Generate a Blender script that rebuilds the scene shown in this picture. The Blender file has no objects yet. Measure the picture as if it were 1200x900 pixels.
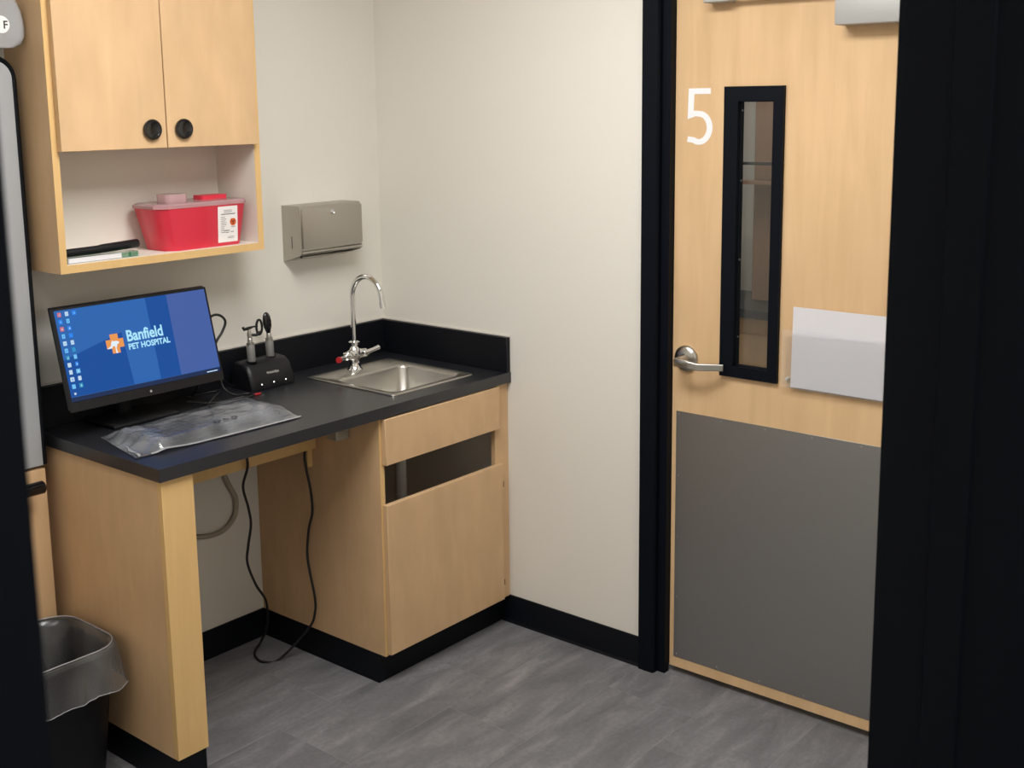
import bpy, bmesh, math, random
from mathutils import Vector, Matrix
random.seed(7)
SC = bpy.context.scene
COL = SC.collection
PI = math.pi

# ------------------------------------------------------------------ camera
CX, CY, CZ = -3.0353, -3.1592, 1.8066
YAW, PITCH, ROLL = 0.8766, 0.1703, -0.0115
FPX, PPX, PPY = 1394.33, 601.92, 361.27
cd = bpy.data.cameras.new('camera')
cam = bpy.data.objects.new('camera', cd)
COL.objects.link(cam)
fw = Vector((math.sin(YAW)*math.cos(PITCH), math.cos(YAW)*math.cos(PITCH), -math.sin(PITCH)))
r0 = Vector((math.cos(YAW), -math.sin(YAW), 0)); u0 = r0.cross(fw)
rr = r0*math.cos(ROLL) + u0*math.sin(ROLL); uu = -r0*math.sin(ROLL) + u0*math.cos(ROLL)
M = Matrix((rr, uu, -fw)).transposed().to_4x4(); M.translation = (CX, CY, CZ)
cam.matrix_world = M
cd.sensor_fit = 'HORIZONTAL'; cd.sensor_width = 36
cd.lens = FPX*36/1200
cd.shift_x = (600-PPX)/1200
cd.shift_y = -(450-PPY)/1200
cd.clip_start = 0.02
cd.dof.use_dof = True; cd.dof.focus_distance = 3.4; cd.dof.aperture_fstop = cd.lens/2.2
SC.camera = cam

# ------------------------------------------------------------------ light and exposure
w = bpy.data.worlds.new('world'); SC.world = w; w.use_nodes = True
w.node_tree.nodes['Background'].inputs[0].default_value = (0.9, 0.95, 1, 1)
w.node_tree.nodes['Background'].inputs[1].default_value = 0.15
def area(name, loc, sx, sy, power, col=(1, 0.99, 0.975)):
    l = bpy.data.lights.new(name, 'AREA'); l.shape = 'RECTANGLE'; l.size = sx; l.size_y = sy
    l.energy = power; l.color = col
    o = bpy.data.objects.new(name, l); COL.objects.link(o); o.location = loc
    return o
area('troffer_light', (-1.25, -1.50, 2.655), 0.56, 1.16, 36)
area('troffer_light', (-2.35, -1.45, 2.655), 0.56, 1.16, 7)
area('corridor_light', (-2.2, -3.9, 2.655), 1.16, 0.56, 16)
area('lobby_light', (1.05, -1.2, 2.655), 0.5, 1.0, 9)
SC.view_settings.view_transform = 'Standard'
SC.view_settings.look = 'None'
SC.view_settings.exposure = 0.0
SC.view_settings.gamma = 1.0
SC.view_settings.use_curve_mapping = False

# ------------------------------------------------------------------ materials
def srgb(r, g, b):
    f = lambda c: (c/255/12.92) if c/255 <= 0.04045 else ((c/255+0.055)/1.055)**2.4
    return (f(r), f(g), f(b), 1)
def newmat(name):
    m = bpy.data.materials.new(name); m.use_nodes = True
    nt = m.node_tree; b = nt.nodes['Principled BSDF']
    return m, nt, b
def setb(b, **k):
    names = dict(rough='Roughness', metal='Metallic', spec='Specular IOR Level', coat='Coat Weight', trans='Transmission Weight', ior='IOR', alpha='Alpha', sss='Subsurface Weight')
    for a, v in k.items(): b.inputs[names[a]].default_value = v
def nd(nt, t, **k):
    n = nt.nodes.new(t)
    for a, v in k.items(): setattr(n, a, v)
    return n
def plain(name, col, rough=0.5, metal=0, bump=0, scale=60, var=0.0, **k):
    m, nt, b = newmat(name)
    b.inputs['Base Color'].default_value = col
    setb(b, rough=rough, metal=metal, **k)
    tc = nd(nt, 'ShaderNodeTexCoord'); no = nd(nt, 'ShaderNodeTexNoise')
    no.inputs['Scale'].default_value = scale; no.inputs['Detail'].default_value = 4
    nt.links.new(tc.outputs['Object'], no.inputs['Vector'])
    if var:
        mx = nd(nt, 'ShaderNodeMix', data_type='RGBA')
        mx.inputs[6].default_value = tuple(c*(1-var) for c in col[:3])+(1,)
        mx.inputs[7].default_value = tuple(min(1, c*(1+var)) for c in col[:3])+(1,)
        nt.links.new(no.outputs['Fac'], mx.inputs[0]); nt.links.new(mx.outputs[2], b.inputs['Base Color'])
    if bump:
        bp = nd(nt, 'ShaderNodeBump'); bp.inputs['Strength'].default_value = bump; bp.inputs['Distance'].default_value = 0.002
        nt.links.new(no.outputs['Fac'], bp.inputs['Height']); nt.links.new(bp.outputs['Normal'], b.inputs['Normal'])
    return m
def wood(name, col, rough=0.42, stretch=(14, 14, 1.3), contrast=0.10, figure=0.06, fscale=2.2):
    m, nt, b = newmat(name)
    setb(b, rough=rough, spec=0.35)
    tc = nd(nt, 'ShaderNodeTexCoord'); mp = nd(nt, 'ShaderNodeMapping'); mp.inputs['Scale'].default_value = stretch
    nt.links.new(tc.outputs['Object'], mp.inputs['Vector'])
    n1 = nd(nt, 'ShaderNodeTexNoise'); n1.inputs['Scale'].default_value = 3.0; n1.inputs['Detail'].default_value = 6; n1.inputs['Distortion'].default_value = 0.6
    nt.links.new(mp.outputs[0], n1.inputs['Vector'])
    mp2 = nd(nt, 'ShaderNodeMapping'); mp2.inputs['Scale'].default_value = (fscale, fscale, fscale*0.55)
    nt.links.new(tc.outputs['Object'], mp2.inputs['Vector'])
    n2 = nd(nt, 'ShaderNodeTexNoise'); n2.inputs['Scale'].default_value = 2.0; n2.inputs['Detail'].default_value = 3
    nt.links.new(mp2.outputs[0], n2.inputs['Vector'])
    mul = lambda k: (col[0]*k, col[1]*k*(1+(k-1)*0.25), col[2]*k*(1+(k-1)*0.5), 1)
    mx = nd(nt, 'ShaderNodeMix', data_type='RGBA'); mx.inputs[6].default_value = mul(1-contrast); mx.inputs[7].default_value = mul(1+contrast)
    r = nd(nt, 'ShaderNodeMapRange'); r.inputs[1].default_value = 0.3; r.inputs[2].default_value = 0.7
    nt.links.new(n1.outputs['Fac'], r.inputs[0]); nt.links.new(r.outputs[0], mx.inputs[0])
    mx2 = nd(nt, 'ShaderNodeMix', data_type='RGBA', blend_type='MULTIPLY'); mx2.inputs[0].default_value = 1
    r2 = nd(nt, 'ShaderNodeMapRange'); r2.inputs[1].default_value = 0.3; r2.inputs[2].default_value = 0.7; r2.inputs[3].default_value = 1-figure*2; r2.inputs[4].default_value = 1
    nt.links.new(n2.outputs['Fac'], r2.inputs[0]); nt.links.new(mx.outputs[2], mx2.inputs[6]); nt.links.new(r2.outputs[0], mx2.inputs[7])
    nt.links.new(mx2.outputs[2], b.inputs['Base Color'])
    return m
def emis(name, col, s=1.0):
    m, nt, b = newmat(name)
    b.inputs['Base Color'].default_value = (0.01, 0.01, 0.01, 1); setb(b, rough=0.2, spec=0.12)
    b.inputs['Emission Color'].default_value = col; b.inputs['Emission Strength'].default_value = s
    return m
def film(name, col, fac, rough=0.12, noise=0.0, scale=20, gloss=0.5):
    """thin clear plastic: see-through sheet, slightly milky, with a Fresnel gloss"""
    m, nt, b = newmat(name); nt.nodes.remove(b)
    t = nd(nt, 'ShaderNodeBsdfTransparent'); d = nd(nt, 'ShaderNodeBsdfDiffuse'); d.inputs[0].default_value = col
    g = nd(nt, 'ShaderNodeBsdfGlossy'); g.inputs['Roughness'].default_value = rough
    m1 = nd(nt, 'ShaderNodeMixShader'); m2 = nd(nt, 'ShaderNodeMixShader'); m1.inputs[0].default_value = fac
    fr = nd(nt, 'ShaderNodeFresnel'); fr.inputs['IOR'].default_value = 1.5
    mu = nd(nt, 'ShaderNodeMath', operation='MULTIPLY'); mu.inputs[1].default_value = gloss*2
    nt.links.new(fr.outputs[0], mu.inputs[0]); nt.links.new(mu.outputs[0], m2.inputs[0])
    if noise:
        tc = nd(nt, 'ShaderNodeTexCoord'); no = nd(nt, 'ShaderNodeTexNoise'); no.inputs['Scale'].default_value = scale; no.inputs['Detail'].default_value = 1.5
        nt.links.new(tc.outputs['Object'], no.inputs['Vector'])
        r = nd(nt, 'ShaderNodeMapRange'); r.inputs[1].default_value = 0.4; r.inputs[2].default_value = 0.75; r.inputs[3].default_value = fac; r.inputs[4].default_value = min(1, fac+noise)
        nt.links.new(no.outputs['Fac'], r.inputs[0]); nt.links.new(r.outputs[0], m1.inputs[0])
        bp = nd(nt, 'ShaderNodeBump'); bp.inputs['Strength'].default_value = 0.7; bp.inputs['Distance'].default_value = 0.006
        nt.links.new(no.outputs['Fac'], bp.inputs['Height']); nt.links.new(bp.outputs[0], g.inputs['Normal'])
    nt.links.new(t.outputs[0], m1.inputs[1]); nt.links.new(d.outputs[0], m1.inputs[2])
    nt.links.new(m1.outputs[0], m2.inputs[1]); nt.links.new(g.outputs[0], m2.inputs[2])
    nt.links.new(m2.outputs[0], nt.nodes['Material Output'].inputs[0])
    return m
def brushed(name, col, rough, stretch, strength=0.12, metal=1.0):
    m, nt, b = newmat(name)
    b.inputs['Base Color'].default_value = col; setb(b, metal=metal, rough=rough)
    tc = nd(nt, 'ShaderNodeTexCoord'); mp = nd(nt, 'ShaderNodeMapping'); mp.inputs['Scale'].default_value = stretch
    no = nd(nt, 'ShaderNodeTexNoise'); no.inputs['Scale'].default_value = 4; no.inputs['Detail'].default_value = 5
    nt.links.new(tc.outputs['Object'], mp.inputs[0]); nt.links.new(mp.outputs[0], no.inputs['Vector'])
    r = nd(nt, 'ShaderNodeMapRange'); r.inputs[3].default_value = rough-strength/2; r.inputs[4].default_value = rough+strength/2
    nt.links.new(no.outputs['Fac'], r.inputs[0]); nt.links.new(r.outputs[0], b.inputs['Roughness'])
    return m
def tile_mat():
    m, nt, b = newmat('floor_tile'); setb(b, rough=0.5, spec=0.3)
    tc = nd(nt, 'ShaderNodeTexCoord'); oi = nd(nt, 'ShaderNodeObjectInfo')
    ge = nd(nt, 'ShaderNodeNewGeometry')
    ad = nd(nt, 'ShaderNodeVectorMath', operation='ADD'); sc = nd(nt, 'ShaderNodeVectorMath', operation='SCALE'); sc.inputs['Scale'].default_value = 9
    cx = nd(nt, 'ShaderNodeCombineXYZ')
    nt.links.new(oi.outputs['Random'], cx.inputs[0]); nt.links.new(oi.outputs['Random'], cx.inputs[1])
    nt.links.new(cx.outputs[0], sc.inputs[0]); nt.links.new(ge.outputs['Position'], ad.inputs[0]); nt.links.new(sc.outputs[0], ad.inputs[1])
    mp = nd(nt, 'ShaderNodeMapping'); mp.inputs['Scale'].default_value = (2.2, 7.5, 1)
    nt.links.new(ad.outputs[0], mp.inputs[0])
    n1 = nd(nt, 'ShaderNodeTexNoise'); n1.inputs['Scale'].default_value = 1.6; n1.inputs['Detail'].default_value = 8; n1.inputs['Distortion'].default_value = 0.5; n1.inputs['Roughness'].default_value = 0.62
    nt.links.new(mp.outputs[0], n1.inputs['Vector'])
    n2 = nd(nt, 'ShaderNodeTexNoise'); n2.inputs['Scale'].default_value = 70; n2.inputs['Detail'].default_value = 3
    nt.links.new(tc.outputs['Object'], n2.inputs['Vector'])
    cr = nd(nt, 'ShaderNodeValToRGB')
    cr.color_ramp.elements[0].position = 0.32; cr.color_ramp.elements[0].color = srgb(103, 103, 106)
    cr.color_ramp.elements[1].position = 0.72; cr.color_ramp.elements[1].color = srgb(146, 144, 146)
    e = cr.color_ramp.elements.new(0.52); e.color = srgb(122, 121, 124)
    nt.links.new(n1.outputs['Fac'], cr.inputs[0])
    mx = nd(nt, 'ShaderNodeMix', data_type='RGBA', blend_type='MULTIPLY'); mx.inputs[0].default_value = 0.35
    nt.links.new(cr.outputs[0], mx.inputs[6]); nt.links.new(n2.outputs['Fac'], mx.inputs[7])
    v = nd(nt, 'ShaderNodeMapRange'); v.inputs[3].default_value = 0.92; v.inputs[4].default_value = 1.14
    nt.links.new(oi.outputs['Random'], v.inputs[0])
    hs = nd(nt, 'ShaderNodeHueSaturation'); nt.links.new(v.outputs[0], hs.inputs['Value']); nt.links.new(mx.outputs[2], hs.inputs['Color'])
    nt.links.new(hs.outputs[0], b.inputs['Base Color'])
    bp = nd(nt, 'ShaderNodeBump'); bp.inputs['Strength'].default_value = 0.15; bp.inputs['Distance'].default_value = 0.002
    nt.links.new(n1.outputs['Fac'], bp.inputs['Height']); nt.links.new(bp.outputs[0], b.inputs['Normal'])
    return m

MT = {}
MT['wall'] = plain('painted_wall', srgb(226, 222, 213), 0.75, bump=0.12, scale=140)
MT['ceil'] = plain('ceiling_tile', srgb(232, 230, 224), 0.9, bump=0.3, scale=90)
MT['wood'] = wood('maple_laminate', srgb(216, 180, 138), stretch=(7, 7, 1.5), contrast=0.04, figure=0.06, fscale=4)
MT['edge'] = wood('maple_edge_band', srgb(220, 182, 124), contrast=0.03, figure=0.02)
MT['doorwood'] = wood('maple_door_veneer', srgb(222, 186, 142), rough=0.38, stretch=(7, 7, 0.7), contrast=0.06, figure=0.06, fscale=1.8)
MT['white'] = plain('white_melamine', srgb(226, 220, 210), 0.5)
MT['black'] = plain('black_painted_steel', srgb(8, 13, 22), 0.5, spec=0.12, bump=0.05)
MT['rubber'] = plain('black_rubber_base', srgb(8, 12, 19), 0.5, spec=0.2)
MT['counter'] = plain('black_laminate', srgb(25, 27, 33), 0.36, spec=0.9, bump=0.06, scale=300, var=0.22)
MT['splash'] = plain('black_laminate_splash', srgb(13, 15, 21), 0.45, spec=0.25, bump=0.04, scale=300)
MT['tile'] = tile_mat()
MT['grout'] = plain('grout', srgb(140, 139, 138), 0.85, bump=0.2)
MT['steel'] = brushed('brushed_steel', (0.52, 0.50, 0.46, 1), 0.34, (4, 60, 60))
MT['dispsteel'] = brushed('dispenser_steel', (0.50, 0.475, 0.43, 1), 0.4, (60, 60, 3))
MT['sinksteel'] = brushed('sink_steel', (0.55, 0.53, 0.49, 1), 0.3, (20, 20, 20))
MT['chrome'] = plain('chrome', (0.82, 0.82, 0.82, 1), 0.06, 1.0)
MT['kick'] = brushed('kick_plate_steel', (0.40, 0.40, 0.395, 1), 0.45, (60, 2.5, 60))
MT['satin'] = plain('satin_nickel', (0.52, 0.51, 0.48, 1), 0.28, 1.0)
MT['closer'] = plain('silver_paint', srgb(176, 176, 174), 0.45, 0.2)
MT['plasticblk'] = plain('black_plastic', srgb(16, 17, 21), 0.4, spec=0.35)
MT['gloss'] = plain('glossy_black_plastic', srgb(14, 14, 16), 0.12, spec=0.6)
MT['cord'] = plain('black_cord', srgb(20, 20, 21), 0.45)
MT['hose'] = plain('beige_cable', srgb(168, 158, 142), 0.6)
MT['red'] = plain('translucent_red_plastic', srgb(212, 50, 70), 0.3, sss=0.25)
MT['red'].node_tree.nodes['Principled BSDF'].inputs['Subsurface Radius'].default_value = (0.05, 0.01, 0.01)
MT['pinkclear'] = film('milky_clear_plastic', srgb(235, 190, 195), 0.45, 0.2)
MT['label'] = plain('white_label', srgb(236, 232, 230), 0.6)
MT['ink'] = plain('grey_ink', srgb(120, 116, 118), 0.7)
MT['darkink'] = plain('dark_ink', srgb(50, 48, 50), 0.7)
MT['orange'] = plain('orange_ink', srgb(222, 98, 30), 0.6)
MT['paper'] = plain('white_paper', srgb(216, 214, 218), 0.7)
MT['acryl'] = film('clear_acrylic', srgb(225, 232, 240), 0.06, 0.05, gloss=0.16)
MT['bag'] = film('clear_plastic_bag', srgb(215, 220, 228), 0.09, 0.14, noise=0.2, scale=9, gloss=0.6)
MT['liner'] = film('clear_bin_liner', srgb(200, 198, 196), 0.05, 0.2, noise=0.16, scale=6, gloss=0.6)
MT['frost'] = film('frosted_plastic', srgb(205, 205, 208), 0.45, 0.3)
MT['glass'] = film('window_glass', srgb(120, 130, 128), 0.05, 0.02)
MT['vinyl'] = plain('white_vinyl', srgb(238, 238, 240), 0.5)
MT['grey'] = plain('grey_laminate', srgb(160, 162, 164), 0.4, var=0.04, scale=3)
MT['handlegrey'] = plain('knurled_grey', srgb(132, 130, 128), 0.5, 0.3, bump=0.6, scale=500)
MT['pvc'] = plain('white_pvc', srgb(205, 205, 202), 0.4)
MT['galv'] = plain('galvanised_box', srgb(170, 166, 156), 0.45, 0.5)
MT['greenglass'] = film('green_glass', srgb(70, 150, 110), 0.45, 0.08)
MT['bin'] = plain('black_bin_plastic', srgb(12, 13, 17), 0.5, spec=0.25)
MT['key'] = plain('keycap_grey', srgb(62, 67, 80), 0.5)
MT['redplastic'] = plain('red_button', srgb(170, 36, 40), 0.35)
MT['brown'] = plain('brown_slot', srgb(96, 62, 48), 0.6)
MT['led'] = emis('white_led', (1, 1, 0.95, 1), 4)
MT['lamp'] = emis('lamp_diffuser', (1, 0.97, 0.92, 1), 3)
MT['scr'] = emis('screen_blue', srgb(40, 106, 186), 0.85)
MT['scr_dk'] = emis('screen_deep_blue', srgb(0, 80, 164), 0.85)
MT['scr_lt'] = emis('screen_pale_blue', srgb(70, 100, 172), 0.85)
MT['scr_task'] = emis('screen_taskbar', srgb(20, 42, 82), 0.9)
MT['scr_txt'] = emis('screen_text', srgb(170, 228, 255), 1.0)
MT['scr_org'] = emis('screen_orange', srgb(232, 150, 80), 1.0)
MT['scr_wht'] = emis('screen_white', srgb(225, 238, 250), 1.0)
MT['scr_i1'] = emis('icon_sky', srgb(110, 190, 240), 1.0)
MT['scr_i2'] = emis('icon_white', srgb(190, 215, 235), 1.0)
MT['scr_i3'] = emis('icon_red', srgb(205, 110, 120), 1.0)
MT['scr_i4'] = emis('icon_teal', srgb(40, 150, 190), 1.0)
MT['scr_i5'] = emis('icon_azure', srgb(40, 130, 235), 1.0)

# ------------------------------------------------------------------ helpers
ORG = {}
def box(bm, x0, x1, y0, y1, z0, z1, bev=0.0, seg=1):
    t = bmesh.new()
    bmesh.ops.create_cube(t, size=1)
    for v in t.verts:
        v.co = Vector(((x0+x1)/2+v.co.x*(x1-x0), (y0+y1)/2+v.co.y*(y1-y0), (z0+z1)/2+v.co.z*(z1-z0)))
    if bev: bmesh.ops.bevel(t, geom=list(t.edges), offset=bev, segments=seg, profile=0.5, affect='EDGES')
    merge(bm, t)
def merge(bm, t, mi=None):
    vm = {}
    for v in t.verts: vm[v] = bm.verts.new(v.co)
    for f in t.faces:
        try:
            nf = bm.faces.new([vm[v] for v in f.verts]); nf.material_index = f.material_index if mi is None else mi
        except ValueError: pass
    t.free()
def catmull(pts, n=8):
    P = [Vector(p) for p in pts]; out = []
    for i in range(len(P)-1):
        a = P[max(i-1, 0)]; b = P[i]; c = P[i+1]; d = P[min(i+2, len(P)-1)]
        for k in range(n):
            t = k/n
            out.append(0.5*((2*b)+(c-a)*t+(2*a-5*b+4*c-d)*t*t+(3*b-a-3*c+d)*t**3))
    out.append(P[-1]); return out
def tube(bm, pts, r, n=10, cap=True, closed=False):
    P = [Vector(p) for p in pts]; rings = []
    m = len(P); up = None
    for i, p in enumerate(P):
        if closed: t = (P[(i+1) % m]-P[i-1]).normalized()
        else: t = (P[min(i+1, m-1)]-P[max(i-1, 0)]).normalized()
        if up is None:
            up = Vector((0, 0, 1)) if abs(t.z) < 0.9 else Vector((1, 0, 0))
        s = t.cross(up).normalized(); up = s.cross(t).normalized()
        rad = r[i] if isinstance(r, (list, tuple)) else r
        rings.append([bm.verts.new(p+(s*math.cos(2*PI*k/n)+up*math.sin(2*PI*k/n))*rad) for k in range(n)])
    for i in range(m if closed else m-1):
        A = rings[i]; B = rings[(i+1) % m]
        for k in range(n): bm.faces.new((A[k], A[(k+1) % n], B[(k+1) % n], B[k]))
    if cap and not closed:
        bm.faces.new(rings[0][::-1]); bm.faces.new(rings[-1])
def lathe(bm, prof, loc=(0, 0, 0), axis='z', n=24):
    """prof: (radius, height) pairs along the axis; a Vector axis is allowed"""
    ax = {'z': Vector((0, 0, 1)), 'x': Vector((1, 0, 0)), 'y': Vector((0, 1, 0)), '-x': Vector((-1, 0, 0)), '-y': Vector((0, -1, 0)), '-z': Vector((0, 0, -1))}[axis] if isinstance(axis, str) else Vector(axis).normalized()
    s = ax.orthogonal().normalized(); u = ax.cross(s); L = Vector(loc); rings = []
    for r, h in prof:
        if r < 1e-6: rings.append([bm.verts.new(L+ax*h)])
        else: rings.append([bm.verts.new(L+ax*h+(s*math.cos(2*PI*k/n)+u*math.sin(2*PI*k/n))*r) for k in range(n)])
    for A, B in zip(rings, rings[1:]):
        for k in range(n):
            a = A[k % len(A)]; b = A[(k+1) % n % len(A)]; c = B[(k+1) % n % len(B)]; d = B[k % len(B)]
            f = [];
            for v in (a, b, c, d):
                if v not in f: f.append(v)
            if len(f) >= 3: bm.faces.new(f)
    if len(rings[0]) > 1: bm.faces.new(rings[0][::-1])
    if len(rings[-1]) > 1: bm.faces.new(rings[-1])
def prism(bm, poly, fn, a, b):
    """extrude a 2-D polygon; fn(u, v, w) -> point, w from a to b"""
    A = [bm.verts.new(fn(u, v, a)) for u, v in poly]; B = [bm.verts.new(fn(u, v, b)) for u, v in poly]
    n = len(poly)
    bm.faces.new(A[::-1]); bm.faces.new(B)
    for i in range(n): bm.faces.new((A[i], A[(i+1) % n], B[(i+1) % n], B[i]))
def rrect(u0, u1, v0, v1, r, n=6):
    out = []
    for cu, cv, a0 in ((u1-r, v1-r, 0), (u0+r, v1-r, PI/2), (u0+r, v0+r, PI), (u1-r, v0+r, 3*PI/2)):
        for k in range(n+1):
            a = a0+PI/2*k/n; out.append((cu+r*math.cos(a), cv+r*math.sin(a)))
    return out
def holed(bm, fn, U, V, a, b):
    """slab with a rectangular hole in the middle cell of a 3x3 grid"""
    g = {}
    for w, t in ((a, 0), (b, 1)):
        for i in range(4):
            for j in range(4): g[i, j, t] = bm.verts.new(fn(U[i], V[j], w))
    for t in (0, 1):
        for i in range(3):
            for j in range(3):
                if (i, j) != (1, 1): bm.faces.new([g[i, j, t], g[i+1, j, t], g[i+1, j+1, t], g[i, j+1, t]][::(1 if t else -1)])
    for ring in ([(0, 0), (1, 0), (2, 0), (3, 0), (3, 1), (3, 2), (3, 3), (2, 3), (1, 3), (0, 3), (0, 2), (0, 1)], [(1, 1), (1, 2), (2, 2), (2, 1)]):
        for k in range(len(ring)):
            p = ring[k]; q = ring[(k+1) % len(ring)]
            bm.faces.new((g[p+(0,)], g[q+(0,)], g[q+(1,)], g[p+(1,)]))
def link(o):
    COL.objects.link(o); return o
def part(name, bm, m, parent=None, smooth=40, org=None, recalc=True):
    if recalc: bmesh.ops.recalc_face_normals(bm, faces=bm.faces)
    o0 = Vector(org) if org is not None else (ORG[parent.name] if parent else Vector((0, 0, 0)))
    for v in bm.verts: v.co -= o0
    me = bpy.data.meshes.new(name); bm.to_mesh(me); bm.free()
    for k in (m if isinstance(m, (list, tuple)) else [m]): me.materials.append(MT[k])
    if smooth:
        me.shade_smooth(); me.set_sharp_from_angle(angle=math.radians(smooth))
    o = bpy.data.objects.new(name, me); link(o); ORG[o.name] = o0
    if parent: o.parent = parent
    else: o.location = o0
    return o
def tag(o, label, cat, group=None):
    o['label'] = label; o['category'] = cat
    if group: o['group'] = group
    return o
def thing(name, loc, label, cat, group=None):
    o = bpy.data.objects.new(name, None); link(o); o.location = loc; o.empty_display_size = 0.05
    ORG[o.name] = Vector(loc)
    return tag(o, label, cat, group)
def struct(o):
    o['kind'] = 'structure'; return o
def sroot(name, loc=(0, 0, 0)):
    o = bpy.data.objects.new(name, None); link(o); o.location = loc; ORG[o.name] = Vector(loc); return struct(o)
def B(name, m, parent, *args, bev=0.001, **k):
    bm = bmesh.new(); box(bm, *args, bev=bev); return part(name, bm, m, parent, **k)
def text(name, s, size, fn, m, parent, off=0.0, align='LEFT', depth=0.0004, sx=1.0):
    c = bpy.data.curves.new(name, 'FONT'); c.body = s; c.size = size; c.offset = off; c.align_x = align; c.extrude = depth/2; c.resolution_u = 3
    t = bpy.data.objects.new(name, c); link(t)
    dg = bpy.context.evaluated_depsgraph_get(); me = bpy.data.meshes.new_from_object(t.evaluated_get(dg))
    bpy.data.objects.remove(t)
    bm = bmesh.new(); bm.from_mesh(me); bpy.data.meshes.remove(me)
    for f in bm.faces: f.material_index = 0
    for v in bm.verts: v.co = Vector(fn(v.co.x*sx, v.co.y, v.co.z))
    return part(name, bm, m, parent, smooth=0)

# ------------------------------------------------------------------ structure
CEIL = 2.70
XL = -3.10                      # left wall of the room
YF0, YF1 = -2.87, -2.745        # wall with the open doorway
DX0, DX1 = -2.893, -1.984       # doorway clear opening
fl = sroot('floor')
B('grout_bed', 'grout', fl, XL-1.2, 2.2, -4.6, 0.12, -0.12, -0.0004, bev=0)
TW, TH, GAP = 0.6096, 0.3048, 0.0018
me_cache = {}
def tile(x0, x1, y0, y1):
    key = (round(x1-x0, 3), round(y1-y0, 3))
    if key not in me_cache:
        bm = bmesh.new(); hx, hy = (x1-x0)/2, (y1-y0)/2
        box(bm, -hx, hx, -hy, hy, -0.008, 0.0)
        me = bpy.data.meshes.new('tile'); bm.to_mesh(me); bm.free(); me.materials.append(MT['tile']); me_cache[key] = me
    o = bpy.data.objects.new('tile', me_cache[key]); link(o); o.parent = fl; o.location = ((x0+x1)/2, (y0+y1)/2, 0)
row0 = -0.542
for k in range(-9, 3):
    y0 = row0+(k-1)*TH; y1 = y0+TH
    ys0, ys1 = max(y0, YF0), min(y1, 0)
    if ys1-ys0 < 0.02: continue
    # row just below y=-0.542 has joints at x=-0.382-n*0.61; rows step by a third
    off = -0.382 + ((k) % 3)*0.2032
    x = off+TW*2
    while x > XL:
        xa, xb = max(x-TW, XL), min(x, 0.14)
        if xb-xa > 0.02: tile(xa+GAP/2, xb-GAP/2, ys0+GAP/2, ys1-GAP/2)
        x -= TW
struct(B('wall_back', 'wall', None, XL-0.12, 0.12, 0, 0.12, 0, CEIL, bev=0))
DY0, DY1 = -1.205, -2.205       # rough door opening in the right wall
bm = bmesh.new()
box(bm, 0, 0.12, DY0, 0, 0, CEIL); box(bm, 0, 0.12, YF0, DY1, 0, CEIL); box(bm, 0, 0.12, DY1, DY0, 2.16, CEIL)
struct(part('wall_right', bm, 'wall', smooth=0))
struct(B('wall_left', 'wall', None, XL-0.12, XL, YF0, 0, 0, CEIL, bev=0))
bm = bmesh.new()
box(bm, XL-0.12, DX0-0.03, YF0, YF1, 0, CEIL); box(bm, DX1+0.03, 0, YF0, YF1, 0, CEIL); box(bm, DX0-0.03, DX1+0.03, YF0, YF1, 2.16, CEIL)
struct(part('wall_front', bm, 'wall', smooth=0))
struct(B('ceiling', 'ceil', None, XL-1.2, 2.2, -4.6, 0.12, CEIL, CEIL+0.06, bev=0))
# corridor the picture is taken from
struct(B('wall_corridor', 'wall', None, XL-1.2, 0.6, -4.72, -4.6, 0, CEIL, bev=0))
# lobby seen through the door glass
struct(B('wall_lobby', 'wall', None, 2.0, 2.12, -2.6, 0.12, 0, CEIL, bev=0))
struct(B('wall_lobby_side', 'wall', None, 0.12, 2.0, 0.12, 0.24, 0, CEIL, bev=0))

# baseboards
struct(B('baseboard_back', 'rubber', None, -1.279, -0.613, -0.008, 0, 0, 0.1, bev=0.002))
bm = bmesh.new(); prism(bm, [(0, 0), (-0.012, 0), (-0.007, 0.008), (-0.006, 0.096), (-0.004, 0.1), (0, 0.1)], lambda u, v, t: (u, t, v), -1.157, -0.5715)
struct(part('baseboard_right', bm, 'rubber', smooth=30))

# door frame of the closed door
tr = sroot('trim_1')
def jamb(name, ya, yb, yc):
    """ya outer edge of face, yb inner edge of face, yc inner edge of stop"""
    s = 1 if yb > ya else -1
    bm = bmesh.new()
    prism(bm, [(-0.02, ya), (-0.02, yb), (-0.012, yb+s*0.004), (0.004, yb+s*0.004), (0.004, yc), (0.028, yc), (0.028, yb+s*0.004), (0.13, yb+s*0.004), (0.13, ya), (0.121, ya), (0.121, yb-s*0.004), (-0.001, yb-s*0.004), (-0.001, ya)], lambda u, v, t: (u, v, t), 0.0, 2.185)
    return part(name, bm, 'black', tr, smooth=0)
jamb('jamb', -1.156, -1.209, -1.241)
jamb('jamb', -2.250, -2.197, -2.160)
bm = bmesh.new()
prism(bm, [(-0.02, 2.185), (-0.02, 2.155), (0.004, 2.15), (0.004, 2.125), (0.028, 2.125), (0.028, 2.15), (0.13, 2.15), (0.13, 2.185), (0.121, 2.185), (0.121, 2.159), (-0.001, 2.159), (-0.001, 2.185)], lambda u, v, t: (u, t, v), -2.2, -1.206)
part('header', bm, 'black', tr, smooth=0)

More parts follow.
